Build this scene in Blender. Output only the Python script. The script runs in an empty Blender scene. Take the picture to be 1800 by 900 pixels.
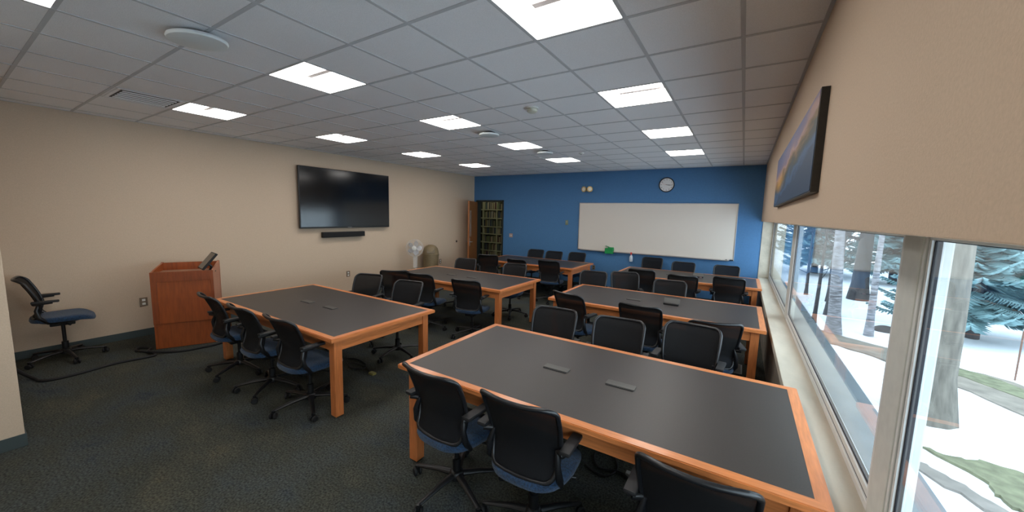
import bpy, bmesh, math, random
from mathutils import Vector, Matrix, noise
SC = bpy.context.scene
COL = SC.collection
PI = math.pi
random.seed(7)

# ------------------------------------------------------------------ camera, world, exposure
cd = bpy.data.cameras.new('camera'); cam = bpy.data.objects.new('camera', cd); COL.objects.link(cam)
cd.sensor_width = 36; cd.lens = 12.915; cd.clip_start = 0.05; cd.clip_end = 400
_r = Vector((0.8464, 0.5319, 0.0249)); _f = Vector((-0.5263, 0.8428, -0.1135)); _r.normalize(); _f.normalize()
_u = _r.cross(_f); _u.normalize()
mw = Matrix((( _r.x, _u.x, -_f.x, 1.255), (_r.y, _u.y, -_f.y, -2.25), (_r.z, _u.z, -_f.z, 1.894), (0, 0, 0, 1)))
cam.matrix_world = mw
SC.camera = cam
SC.view_settings.view_transform = 'Standard'; SC.view_settings.look = 'None'
SC.view_settings.exposure = 0.0; SC.view_settings.gamma = 1.0; SC.view_settings.use_curve_mapping = False
SKY = 5.5
LAMP = 15.5
w = bpy.data.worlds.new('overcast_sky'); SC.world = w; w.use_nodes = True
nt = w.node_tree; nt.nodes.clear()
wo = nt.nodes.new('ShaderNodeOutputWorld'); wb = nt.nodes.new('ShaderNodeBackground')
tc = nt.nodes.new('ShaderNodeTexCoord'); sep = nt.nodes.new('ShaderNodeSeparateXYZ'); cr = nt.nodes.new('ShaderNodeValToRGB')
nt.links.new(tc.outputs['Generated'], sep.inputs[0]); nt.links.new(sep.outputs['Z'], cr.inputs[0])
cr.color_ramp.elements[0].position = 0.0; cr.color_ramp.elements[0].color = (0.82, 0.92, 1.0, 1)
cr.color_ramp.elements[1].position = 0.6; cr.color_ramp.elements[1].color = (0.78, 0.90, 1.0, 1)
nt.links.new(cr.outputs[0], wb.inputs[0]); wb.inputs[1].default_value = SKY
nt.links.new(wb.outputs[0], wo.inputs[0])

# ------------------------------------------------------------------ dimensions (metres)
XL, XR, YB, YF, YREAR, H = -6.003, 1.567, 7.042, -1.97, -4.3, 3.036
XP = -3.36                    # side face of the wall block beside the camera
HEAD, SILL, XG, XS = 1.869, 0.69, 1.80, 1.60
T = 0.58                      # ceiling grid pitch
TZ = 0.772                    # table height

# ------------------------------------------------------------------ materials
MATS = {}
def lin(c):
    return tuple(((x/255)/12.92 if x/255 <= .04045 else ((x/255+.055)/1.055)**2.4) for x in c)
def mat(name, rgb, rough=.6, metal=0., spec=.5, noise_s=None, noise_amt=.15, bump=0., bump_s=None, stretch=None, coat=0., alpha=1., sheen=0.):
    if name in MATS: return MATS[name]
    m = bpy.data.materials.new(name); m.use_nodes = True; N = m.node_tree.nodes; L = m.node_tree.links
    b = N['Principled BSDF']; c = lin(rgb)
    b.inputs['Base Color'].default_value = (*c, 1); b.inputs['Roughness'].default_value = rough
    b.inputs['Metallic'].default_value = metal; b.inputs['Specular IOR Level'].default_value = spec
    if coat: b.inputs['Coat Weight'].default_value = coat; b.inputs['Coat Roughness'].default_value = .15
    if sheen: b.inputs['Sheen Weight'].default_value = sheen
    if alpha < 1: b.inputs['Alpha'].default_value = alpha
    tcn = N.new('ShaderNodeTexCoord'); mp = N.new('ShaderNodeMapping')
    L.new(tcn.outputs['Object'], mp.inputs[0])
    if stretch: mp.inputs['Scale'].default_value = stretch
    if noise_s:
        n = N.new('ShaderNodeTexNoise'); n.inputs['Scale'].default_value = noise_s; n.inputs['Detail'].default_value = 6
        L.new(mp.outputs[0], n.inputs['Vector'])
        r = N.new('ShaderNodeValToRGB'); r.color_ramp.elements[0].position = .3; r.color_ramp.elements[1].position = .7
        r.color_ramp.elements[0].color = (*[x*(1-noise_amt) for x in c], 1)
        r.color_ramp.elements[1].color = (*[min(1, x*(1+noise_amt)) for x in c], 1)
        L.new(n.outputs['Fac'], r.inputs[0]); L.new(r.outputs[0], b.inputs['Base Color'])
    if bump:
        n2 = N.new('ShaderNodeTexNoise'); n2.inputs['Scale'].default_value = bump_s or 60; n2.inputs['Detail'].default_value = 4
        L.new(mp.outputs[0], n2.inputs['Vector'])
        bp = N.new('ShaderNodeBump'); bp.inputs['Strength'].default_value = bump; bp.inputs['Distance'].default_value = .01
        L.new(n2.outputs['Fac'], bp.inputs['Height']); L.new(bp.outputs[0], b.inputs['Normal'])
    MATS[name] = m; return m
def emit(name, rgb, s):
    if name in MATS: return MATS[name]
    m = bpy.data.materials.new(name); m.use_nodes = True; N = m.node_tree.nodes; L = m.node_tree.links
    N.clear(); o = N.new('ShaderNodeOutputMaterial'); e = N.new('ShaderNodeEmission')
    e.inputs[0].default_value = (*lin(rgb), 1); e.inputs[1].default_value = s; L.new(e.outputs[0], o.inputs[0])
    MATS[name] = m; return m
def glass(name, tint=(.93, .98, 1.0), refl=1.5):
    if name in MATS: return MATS[name]
    m = bpy.data.materials.new(name); m.use_nodes = True; N = m.node_tree.nodes; L = m.node_tree.links
    N.clear(); o = N.new('ShaderNodeOutputMaterial'); t = N.new('ShaderNodeBsdfTransparent'); g = N.new('ShaderNodeBsdfGlossy')
    t.inputs[0].default_value = (*tint, 1); g.inputs['Roughness'].default_value = 0.0
    fr = N.new('ShaderNodeFresnel'); mx = N.new('ShaderNodeMixShader')
    ge = N.new('ShaderNodeNewGeometry'); io = N.new('ShaderNodeMix'); io.data_type = 'FLOAT'      # same pane reflectance from either side
    L.new(ge.outputs['Backfacing'], io.inputs[0]); io.inputs[2].default_value = refl; io.inputs[3].default_value = 1/refl; L.new(io.outputs[0], fr.inputs[0])
    L.new(fr.outputs[0], mx.inputs[0]); L.new(t.outputs[0], mx.inputs[1]); L.new(g.outputs[0], mx.inputs[2]); L.new(mx.outputs[0], o.inputs[0])
    MATS[name] = m; return m

M_wall = mat('painted_wall_beige', (202, 180, 156), .85, noise_s=120, noise_amt=.05, bump=.10, bump_s=260)
M_blue = mat('painted_wall_blue', (72, 120, 166), .7, noise_s=40, noise_amt=.05, bump=.2, bump_s=120)
M_conc = mat('board_marked_concrete', (186, 178, 162), .85, noise_s=5, noise_amt=.16, bump=.35, bump_s=30, stretch=(1, .25, 1))
M_base = mat('rubber_baseboard', (62, 72, 72), .5)
M_tile = mat('ceiling_tile', (242, 242, 243), .95, noise_s=160, noise_amt=.05, bump=.3, bump_s=220)
M_bar = mat('ceiling_t_bar', (196, 197, 199), .7)
M_alum = mat('painted_aluminium', (218, 220, 218), .45, noise_s=20, noise_amt=.04)
M_alum2 = mat('painted_post', (206, 208, 202), .55, noise_s=20, noise_amt=.05)
M_gasket = mat('black_gasket', (28, 26, 32), .6)
M_wood = mat('honey_maple', (204, 124, 70), .38, noise_s=6, noise_amt=.16, stretch=(1.2, 14, 14), coat=.25)
M_woody = mat('honey_maple_cross', (204, 124, 70), .38, noise_s=6, noise_amt=.16, stretch=(14, 1.2, 14), coat=.25)
M_woodz = mat('honey_maple_upright', (198, 118, 66), .4, noise_s=6, noise_amt=.16, stretch=(14, 14, 1.2), coat=.2)
M_cherry = mat('cherry_veneer', (148, 72, 26), .42, noise_s=5, noise_amt=.2, stretch=(8, 8, 1), coat=.2)
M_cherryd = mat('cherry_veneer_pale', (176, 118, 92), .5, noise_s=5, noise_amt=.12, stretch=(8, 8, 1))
M_lam = mat('charcoal_laminate', (54, 48, 45), .42, noise_s=140, noise_amt=.12, spec=.5)
M_blk = mat('black_plastic', (18, 18, 20), .42)
M_blkd = mat('black_matte', (15, 15, 17), .7)
M_fabric = mat('blue_seat_fabric', (24, 54, 84), .95, noise_s=100, noise_amt=.75, bump=.5, bump_s=300, sheen=.2)
M_mesh = mat('black_mesh_fabric', (13, 13, 15), .8, noise_s=500, noise_amt=.5, bump=.4, bump_s=600, alpha=.96, spec=.3)
M_frame = mat('charcoal_plastic_frame', (22, 23, 26), .34)
M_pad = mat('arm_pad_black', (24, 24, 26), .6)
M_white = mat('white_plastic', (225, 225, 220), .45)
M_grey = mat('grey_plastic', (150, 150, 148), .5)
M_board = mat('whiteboard_enamel', (218, 210, 200), .22, spec=.5)
M_chrome = mat('brushed_steel', (190, 190, 190), .3, metal=1)
M_darkgreen = mat('dark_green_steel', (38, 46, 44), .5)
M_tan = mat('tan_bin_plastic', (128, 112, 84), .55, noise_s=30, noise_amt=.08)
M_snow = mat('snow', (236, 240, 246), .9, noise_s=.35, noise_amt=.03, bump=.4, bump_s=1.2)
M_glass = glass('window_glass', refl=1.6)
M_lens = emit('lamp_diffuser', (255, 250, 244), LAMP)

def carpet():
    m = bpy.data.materials.new('carpet_tile'); m.use_nodes = True; N = m.node_tree.nodes; L = m.node_tree.links; b = N['Principled BSDF']
    t_ = N.new('ShaderNodeTexCoord')
    mp = N.new('ShaderNodeMapping'); mp.inputs['Scale'].default_value = (1.0, 1.6, 1); L.new(t_.outputs['Object'], mp.inputs[0])
    n1 = N.new('ShaderNodeTexNoise'); n1.inputs['Scale'].default_value = 1.3; n1.inputs['Detail'].default_value = 8; n1.inputs['Roughness'].default_value = .65
    L.new(mp.outputs[0], n1.inputs['Vector'])
    r = N.new('ShaderNodeValToRGB'); e = r.color_ramp.elements
    e[0].position = .30; e[0].color = (*lin((50, 58, 66)), 1); e[1].position = .72; e[1].color = (*lin((82, 78, 64)), 1)
    for p, c in ((.42, (68, 72, 70)), (.52, (66, 68, 62)), (.62, (75, 75, 66))):
        k = e.new(p); k.color = (*lin(c), 1)
    L.new(n1.outputs['Fac'], r.inputs[0])
    n2 = N.new('ShaderNodeTexNoise'); n2.inputs['Scale'].default_value = 75; n2.inputs['Detail'].default_value = 6
    L.new(t_.outputs['Object'], n2.inputs['Vector'])
    r2 = N.new('ShaderNodeValToRGB'); r2.color_ramp.elements[0].position = .33; r2.color_ramp.elements[1].position = .68
    r2.color_ramp.elements[0].color = (.45, .45, .45, 1); r2.color_ramp.elements[1].color = (1.45, 1.45, 1.45, 1)
    L.new(n2.outputs['Fac'], r2.inputs[0])
    mx = N.new('ShaderNodeMix'); mx.data_type = 'RGBA'; mx.blend_type = 'MULTIPLY'; mx.inputs[0].default_value = 1
    L.new(r.outputs[0], mx.inputs[6]); L.new(r2.outputs[0], mx.inputs[7]); L.new(mx.outputs[2], b.inputs['Base Color'])
    b.inputs['Roughness'].default_value = 1; b.inputs['Specular IOR Level'].default_value = .1
    bp = N.new('ShaderNodeBump'); bp.inputs['Strength'].default_value = .6; bp.inputs['Distance'].default_value = .01
    L.new(n2.outputs['Fac'], bp.inputs['Height']); L.new(bp.outputs[0], b.inputs['Normal'])
    return m
M_carpet = carpet()

# ------------------------------------------------------------------ mesh helpers
def B(): return bmesh.new()
def box(bm, x0, x1, y0, y1, z0, z1, bev=0., M=None):
    vs = [bm.verts.new(p) for p in ((x0,y0,z0),(x1,y0,z0),(x1,y1,z0),(x0,y1,z0),(x0,y0,z1),(x1,y0,z1),(x1,y1,z1),(x0,y1,z1))]
    fs = [bm.faces.new([vs[i] for i in f]) for f in ((0,3,2,1),(4,5,6,7),(0,1,5,4),(1,2,6,5),(2,3,7,6),(3,0,4,7))]
    allv = vs
    if bev:
        es = list({e for f in fs for e in f.edges})
        r = bmesh.ops.bevel(bm, geom=es, offset=bev, segments=2, affect='EDGES', profile=.6)
        allv = list({v for f in r['faces'] for v in f.verts} | {v for v in vs if v.is_valid})
    if M is not None: bmesh.ops.transform(bm, matrix=M, verts=allv)
    return allv
def tube(bm, pts, r, n=8, closed=False, cap=True, flat=1.0):
    P = [Vector(p) for p in pts]; k = len(P); rs = r if isinstance(r, (list, tuple)) else [r]*k
    rings = []; up = None
    for i in range(k):
        a = P[(i-1) % k] if (closed or i > 0) else P[i]; b = P[(i+1) % k] if (closed or i < k-1) else P[i]
        t = (b-a)
        if t.length < 1e-9: t = Vector((0, 0, 1))
        t.normalize()
        if up is None:
            up = Vector((0, 0, 1)) if abs(t.z) < .9 else Vector((0, 1, 0))
        s = t.cross(up)
        if s.length < 1e-6: s = t.cross(Vector((1, 0, 0)))
        s.normalize(); up = s.cross(t); up.normalize()
        rings.append([bm.verts.new(P[i] + s*math.cos(2*PI*j/n)*rs[i] + up*math.sin(2*PI*j/n)*rs[i]*flat) for j in range(n)])
    for i in range(k if closed else k-1):
        A, C = rings[i], rings[(i+1) % k]
        off = 0
        if closed and i == k-1:
            off = min(range(n), key=lambda o: sum((A[j].co-C[(j+o) % n].co).length for j in range(n)))
        for j in range(n): bm.faces.new((A[j], A[(j+1) % n], C[(j+1+off) % n], C[(j+off) % n]))
    if cap and not closed:
        bm.faces.new(rings[0][::-1]); bm.faces.new(rings[-1])
def lathe(bm, prof, c=(0, 0, 0), n=20, M=None, sx=1., sy=1.):
    rings = []; vs = []
    for r, z in prof:
        if r < 1e-6: ring = [bm.verts.new((c[0], c[1], c[2]+z))]
        else: ring = [bm.verts.new((c[0]+r*sx*math.cos(2*PI*j/n), c[1]+r*sy*math.sin(2*PI*j/n), c[2]+z)) for j in range(n)]
        rings.append(ring); vs += ring
    for A, C in zip(rings, rings[1:]):
        if len(A) == 1 and len(C) == 1: continue
        for j in range(n):
            if len(A) == 1: bm.faces.new((A[0], C[(j+1) % n], C[j]))
            elif len(C) == 1: bm.faces.new((A[j], A[(j+1) % n], C[0]))
            else: bm.faces.new((A[j], A[(j+1) % n], C[(j+1) % n], C[j]))
    if len(rings[0]) > 1: bm.faces.new(rings[0][::-1])
    if len(rings[-1]) > 1: bm.faces.new(rings[-1])
    if M is not None: bmesh.ops.transform(bm, matrix=M, verts=vs)
    return vs
def prism(bm, poly, z0, z1, M=None):
    a = [bm.verts.new((x, y, z0)) for x, y in poly]; b = [bm.verts.new((x, y, z1)) for x, y in poly]
    n = len(poly); bm.faces.new(a[::-1]); bm.faces.new(b)
    for i in range(n): bm.faces.new((a[i], a[(i+1) % n], b[(i+1) % n], b[i]))
    if M is not None: bmesh.ops.transform(bm, matrix=M, verts=a+b)
def obj(name, bm, m, parent=None, smooth=None):
    me = bpy.data.meshes.new(name)
    bmesh.ops.recalc_face_normals(bm, faces=bm.faces)
    bm.to_mesh(me); bm.free()
    me.materials.append(m)
    if smooth is not None:
        me.shade_smooth()
        try: me.set_sharp_from_angle(angle=math.radians(smooth))
        except Exception: pass
    o = bpy.data.objects.new(name, me); COL.objects.link(o)
    if parent is not None: o.parent = parent
    return o
def thing(name, label, cat, loc=(0, 0, 0), rz=0, group=None):
    o = bpy.data.objects.new(name, None); COL.objects.link(o); o.empty_display_size = .1
    o.location = loc; o.rotation_euler = (0, 0, rz); o['label'] = label; o['category'] = cat
    if group: o['group'] = group
    return o
def tag(o, label, cat, group=None, kind=None):
    o['label'] = label; o['category'] = cat
    if group: o['group'] = group
    if kind: o['kind'] = kind
    return o
def struct(name, bm, m, parent=None, smooth=None):
    o = obj(name, bm, m, parent, smooth); o['kind'] = 'structure'; return o
def copy_tree(o, parent=None):
    c = o.copy(); COL.objects.link(c)
    if parent is not None: c.parent = parent
    for ch in list(o.children): copy_tree(ch, c)
    return c

# ------------------------------------------------------------------ room shell
bm = B(); box(bm, XL-.2, XS+.3, YREAR-.2, YB+.15, -.25, 0); struct('floor', bm, M_carpet)
bm = B(); box(bm, XL-.15, XL, YREAR, YB+.15, 0, H+.4); struct('wall_left', bm, M_wall)
bm = B(); box(bm, XL-.15, XR+.25, YREAR-.15, YREAR, 0, H+.4); struct('wall_rear', bm, M_wall)
bm = B(); box(bm, XL, XP, YREAR, YF, 0, H+.4, .004); struct('wall_front', bm, M_wall)
DX0, DX1, DZ = -5.86, -4.93, 2.25
bm = B()
box(bm, XL, DX0-.04, YB, YB+.15, 0, H+.4); box(bm, DX1+.04, XS+.21, YB, YB+.15, 0, H+.4); box(bm, DX0-.04, DX1+.04, YB, YB+.15, DZ+.04, H+.4)
struct('wall_back', bm, M_blue)
bm = B(); box(bm, XR, XG+.25, YREAR, YB, HEAD, H+.4, .003); struct('wall_right', bm, M_wall)
bm = B(); box(bm, XS+.03, XG+.2, YREAR, YB, 0, SILL-.07); struct('wall_right_lower', bm, mat('concrete_apron', (120, 112, 100), .85, noise_s=6, noise_amt=.15, bump=.3))
bm = B(); box(bm, XS, XG+.02, YREAR, YB, SILL-.07, SILL, .006); struct('trim_1', bm, M_conc)
bm = B(); box(bm, XS, XG+.05, YB-.012, YB, SILL, HEAD); struct('trim_2', bm, M_conc)
bm = B(); box(bm, XG+.02, XG+.32, YREAR, YB, SILL-.12, SILL-.05, .01); struct('trim_3', bm, mat('outer_sill', (110, 118, 124), .7, noise_s=8, noise_amt=.1))
bm = B(); box(bm, XL, XL+.008, YF, YB-.02, 0, .10, .002); struct('baseboard_left', bm, M_base)
bm = B(); box(bm, XL, XP+.001, YF, YF+.008, 0, .10, .002); box(bm, XP, XP+.008, YREAR, YF+.008, 0, .10, .002); struct('baseboard_front', bm, M_base)
bm = B(); box(bm, DX1+.05, XS, YB-.008, YB, 0, .10, .002); struct('baseboard_back', bm, M_base)

# ceiling: tiles with openings where the lamps sit, T-bars as its part
LIGHTS = [(0, -4), (0, -1), (0, 2), (0, 5), (0, 8), (-4, -4), (-4, -1), (-4, 2), (-4, 5), (-4, 8), (-8, -1), (-8, 2), (-8, 5), (-8, 8)]
bm = B()
xs = sorted({XL, XR} | {i*T for i in range(-10, 3)}); ys = sorted({YREAR, YB} | {j*T for j in range(-7, 13)})
for a, b in zip(xs, xs[1:]):
    for c, d in zip(ys, ys[1:]):
        i, j = round(a/T) if abs(a-round(a/T)*T) < 1e-6 else None, round(c/T) if abs(c-round(c/T)*T) < 1e-6 else None
        if (i, j) in LIGHTS: continue
        bm.faces.new([bm.verts.new(p) for p in ((a, c, H), (a, d, H), (b, d, H), (b, c, H))])
bmesh.ops.remove_doubles(bm, verts=bm.verts, dist=1e-4)
g = bmesh.ops.extrude_face_region(bm, geom=bm.faces[:]); bmesh.ops.translate(bm, vec=(0, 0, .02), verts=[v for v in g['geom'] if isinstance(v, bmesh.types.BMVert)])
ceil = struct('ceiling', bm, M_tile)
bm = B()
for i in range(-10, 3): box(bm, i*T-.012, i*T+.012, YREAR, YB, H-.004, H-.0005)
for j in range(-7, 13): box(bm, XL, XR, j*T-.012, j*T+.012, H-.0035, H-.0003)
box(bm, XL, XL+.02, YREAR, YB, H-.004, H-.0002); box(bm, XR-.02, XR, YREAR, YB, H-.004, H-.0002); box(bm, XL, XR, YB-.02, YB, H-.0045, H-.0002)
struct('t_bar_grid', bm, M_bar, ceil)
bm = B(); box(bm, XL-.15, XG+.25, YREAR-.15, YB+.15, H+.38, H+.5); struct('roof_slab', bm, mat('roof_slab', (120, 120, 120), .9))

# ceiling lamps
def lamp_proto():
    t = thing('ceiling_lamp', 'x', 'ceiling light', (0, 0, H), 0, 'recessed square ceiling lights')
    e = T/2-.012; d = .06
    bm = B()
    v = [bm.verts.new(p) for p in ((-e,-e,0),(e,-e,0),(e,e,0),(-e,e,0),(-e+.01,-e+.01,d),(e-.01,-e+.01,d),(e-.01,e-.01,d),(-e+.01,e-.01,d))]
    for f in ((4,5,6,7),(0,1,5,4),(1,2,6,5),(2,3,7,6),(3,0,4,7)): bm.faces.new([v[k] for k in f])
    me = obj('diffuser', bm, M_lens, t)
    bm = B()
    a = T/2-.001
    for (x0, x1, y0, y1) in ((-a, a, -a, -e), (-a, a, e, a), (-a, -e, -e, e), (e, a, -e, e)): box(bm, x0, x1, y0, y1, -.002, .03)
    box(bm, -a, a, -a, a, d+.012, d+.02)
    obj('housing', bm, M_bar, t)
    bm = B(); box(bm, -.16, .275, -.024, .024, d-.018, d-.002, .003); obj('center_strip', bm, mat('lamp_strip', (206, 196, 194), .6), t)
    return t
lab = {(0,-4): 'square ceiling light directly above the camera by the window wall', (0,-1): 'very large looking square ceiling light cut by the top edge, above the nearest table',
 (0,2): 'square ceiling light in the window row, second from the nearest', (0,5): 'square ceiling light in the window row, third from the nearest', (0,8): 'square ceiling light in the window row, closest to the wall clock',
 (-4,-4): 'square ceiling light cut off by the upper corner over the entry', (-4,-1): 'square ceiling light between the oval ceiling speaker and the smoke detector', (-4,2): 'square ceiling light of the middle row, third from the entry',
 (-4,5): 'square ceiling light of the middle row, between the two small black topped ceiling discs', (-4,8): 'square ceiling light of the middle row, closest to the blue wall',
 (-8,-1): 'square ceiling light beside the slotted air vent, over the lectern side', (-8,2): 'square ceiling light nearly above the wall television', (-8,5): 'square ceiling light above the pedestal fan side of the beige wall',
 (-8,8): 'square ceiling light closest to the open door corner'}
lp = lamp_proto()
for k, (i, j) in enumerate(LIGHTS):
    o = lp if k == 0 else copy_tree(lp)
    o.location = ((i+.5)*T, (j+.5)*T, H); o['label'] = lab[(i, j)]

# ------------------------------------------------------------------ windows
def window(n, y0, y1):
    x0 = XG-.01
    r = bpy.data.objects.new('window_%d' % n, None); COL.objects.link(r); r['kind'] = 'structure'
    z0, z1 = SILL, HEAD
    def ring(xa, xb, ya, yb, za, zb, wd, wt=None):
        bm = B(); wt = wd*.3; ws = wd*.52
        box(bm, xa, xb, ya, yb, za, za+wd, .003); box(bm, xa, xb, ya, yb, zb-wt, zb, .003)
        box(bm, xa, xb, ya, ya+ws, za+wd, zb-wt, .003); box(bm, xa, xb, yb-ws, yb, za+wd, zb-wt, .003); return bm
    def q(k, xa, xb, wd): return ring(xa, xb, y0+k*.52, y1-k*.52, z0+k, z1-k*.3, wd)
    struct('window_frame', q(0, x0-.004, x0+.034, .038), M_alum, r)
    struct('window_gasket', q(.038, x0+.003, x0+.03, .012), M_gasket, r)
    struct('window_sash', q(.050, x0+.0, x0+.034, .036), M_alum, r)
    struct('glazing_gasket', q(.086, x0+.007, x0+.026, .010), M_gasket, r)
    bm = B(); box(bm, x0+.010, x0+.016, y0+.049, y1-.049, z0+.095, z1-.028); struct('window_pane', bm, M_glass, r)
window(1, 3.42, YB-.012); window(2, -.26, 3.22); window(3, YREAR, -.43)
for n, (a, b) in enumerate(((3.22, 3.42), (-.43, -.26))):
    bm = B(); box(bm, XG-.018, XG+.06, a, b, SILL, HEAD, .006); struct('trim_%d' % (n+4), bm, M_alum2)

# ------------------------------------------------------------------ doorway, open door, book stacks beyond
bm = B()
for (a, b) in ((DX0-.05, DX0), (DX1, DX1+.05)): box(bm, a, b, YB-.02, YB+.17, 0, DZ+.05, .004)
box(bm, DX0-.05, DX1+.05, YB-.02, YB+.17, DZ, DZ+.05, .004)
struct('door_1', bm, M_darkgreen)
dd = bpy.data.objects.new('door_2', None); COL.objects.link(dd); dd['kind'] = 'structure'
dd.location = (DX0+.01, YB-.03, 0); dd.rotation_euler = (0, 0, math.radians(-67))
bm = B(); W = .92
for (a, b, c, d) in ((0, W, .01, 1.22), (0, W, 1.95, DZ-.01), (0, W-.2, 1.22, 1.95), (W-.08, W, 1.22, 1.95)): box(bm, a, b, -.045, 0, c, d)
bmesh.ops.remove_doubles(bm, verts=bm.verts, dist=1e-4)
struct('door_leaf', bm, mat('door_oak', (150, 92, 52), .4, noise_s=5, noise_amt=.18, stretch=(10, 10, 1), coat=.3), dd)
bm = B(); box(bm, W-.2, W-.08, -.03, -.015, 1.22, 1.95); struct('door_pane', bm, M_glass, dd)
bm = B(); box(bm, W-.215, W-.2, -.05, .005, 1.2, 1.97); box(bm, W-.08, W-.065, -.05, .005, 1.2, 1.97); box(bm, W-.215, W-.065, -.05, .005, 1.95, 1.97); box(bm, W-.215, W-.065, -.05, .005, 1.2, 1.22); struct('vision_frame', bm, M_chrome, dd)
bm = B()
for s in (-.047, .002):
    box(bm, W-.085, W-.045, s-.002, s+.006, .93, 1.17, .002)
    y = s-.05 if s < 0 else s+.05
    tube(bm, [(W-.065, s, 1.05), (W-.065, y, 1.05), (W-.19, y, 1.05)], .011)
struct('door_handle', bm, M_chrome, dd)
# room beyond
bm = B(); X0, X1, Y1 = -9.2, -4.2, 10.5
box(bm, X0, X1, YB+.15, Y1, -.25, 0); struct('floor_beyond', bm, mat('vinyl_floor', (96, 92, 84), .6, noise_s=5))
bm = B(); box(bm, X0, X1, Y1, Y1+.1, 0, H); box(bm, X0-.1, X0, YB+.15, Y1, 0, H); box(bm, X1, X1+.1, YB+.15, Y1, 0, H); box(bm, X0-.1, XL-.15, YB+.05, YB+.15, 0, H); struct('wall_beyond', bm, mat('stack_room_wall', (150, 148, 136), .8))
bm = B(); box(bm, X0, X1, YB+.15, Y1, H, H+.1); struct('ceiling_beyond', bm, M_tile)
t = thing('ceiling_lamp', 'unseen long fill light added to brighten the book stacks beyond the doorway', 'ceiling light', (-5.9, 7.6, H-.04))
bm = B(); box(bm, -.6, .6, -.1, .1, 0, .04, .01); obj('diffuser', bm, emit('stack_fill_light', (255, 250, 235), 7.0), t)  # added out of view; strength set by how bright the books look
bm = B(); box(bm, -.62, .62, -.12, .12, .03, .045, .004); obj('housing', bm, M_grey, t)
SZ = [2.035, 1.745, 1.455, 1.205, .915, .635, .36, .09]
sc = thing('book_stack', 'tall cream metal library shelving filled with books beyond the doorway', 'bookcase', (0, 8.10, 0))
SB = (-7.35, -6.45, -5.87, -5.29)
bm = B(); box(bm, -7.30, -5.29, .27, .275, .02, 2.36); obj('back_panel', bm, mat('stack_panel', (60, 60, 48), .6), sc)
M_shelf = mat('cream_shelf_steel', (150, 150, 112), .5)
for x in (-7.3, -6.44, -5.86, -5.28):
    bm = B(); box(bm, x-.018, x+.018, 0, .28, 0, 2.4, .002); obj('upright', bm, M_shelf, sc)
for a, b in ((-7.28, -6.46), (-6.42, -5.88), (-5.84, -5.30)):
    for z in SZ:
        bm = B(); box(bm, a, b, 0, .27, z-.03, z, .002); obj('shelf', bm, M_shelf, sc)
bcols = [(92, 84, 50), (58, 66, 44), (120, 112, 78), (74, 40, 34), (40, 48, 56), (132, 124, 92), (50, 44, 36), (86, 96, 60), (64, 74, 70), (150, 142, 112)]
bnames = ['olive brown', 'dark green', 'khaki', 'maroon', 'slate', 'buff', 'dark brown', 'moss green', 'grey green', 'cream']
bmats = [mat('book_cloth_%d' % i, c, .7) for i, c in enumerate(bcols)]
def book_mesh(k):
    bm = B(); wd, ht, dp = 1, 1, 1
    box(bm, -.5, .5, 0, 1, 0, 1); return bm
protos = []
for k in range(10):
    p = obj('book', book_mesh(k), bmats[k]); bpy.data.objects.remove(p); protos.append(bpy.data.meshes[-1] if False else None)
bookmesh = []
for k in range(10):
    bm = B(); box(bm, -.5, .5, 0, 1, 0, 1, .04); me = bpy.data.meshes.new('book'); bm.to_mesh(me); bm.free(); me.materials.append(bmats[k]); bookmesh.append(me)
shelfword = ['top', 'second', 'third', 'fourth', 'fifth', 'sixth', 'seventh']
rb = random.Random(3)
for si, z in enumerate(SZ[:7]):
    for a, b, bay in ((-6.41, -5.89, 'door side'), (-5.83, -5.31, 'blue wall side')):
        x = a; top = (SZ[si-1]-.035 if si else 2.33)
        while x < b-.05:
            wd = rb.uniform(.022, .05); ht = min(rb.uniform(.19, .255), top-z-.012); dp = rb.uniform(.15, .2); k = rb.randrange(10)
            if rb.random() < .04: x += wd; continue
            o = bpy.data.objects.new('book', bookmesh[k]); COL.objects.link(o)
            o.location = (x+wd/2, 8.125, z+.001); o.scale = (wd*.95, dp, ht)
            tag(o, '%s book on the %s shelf of the %s bay beyond the doorway' % (bnames[k], shelfword[si], bay), 'book', '%s books on the %s shelf, %s bay' % (bnames[k], shelfword[si], bay))
            x += wd

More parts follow.
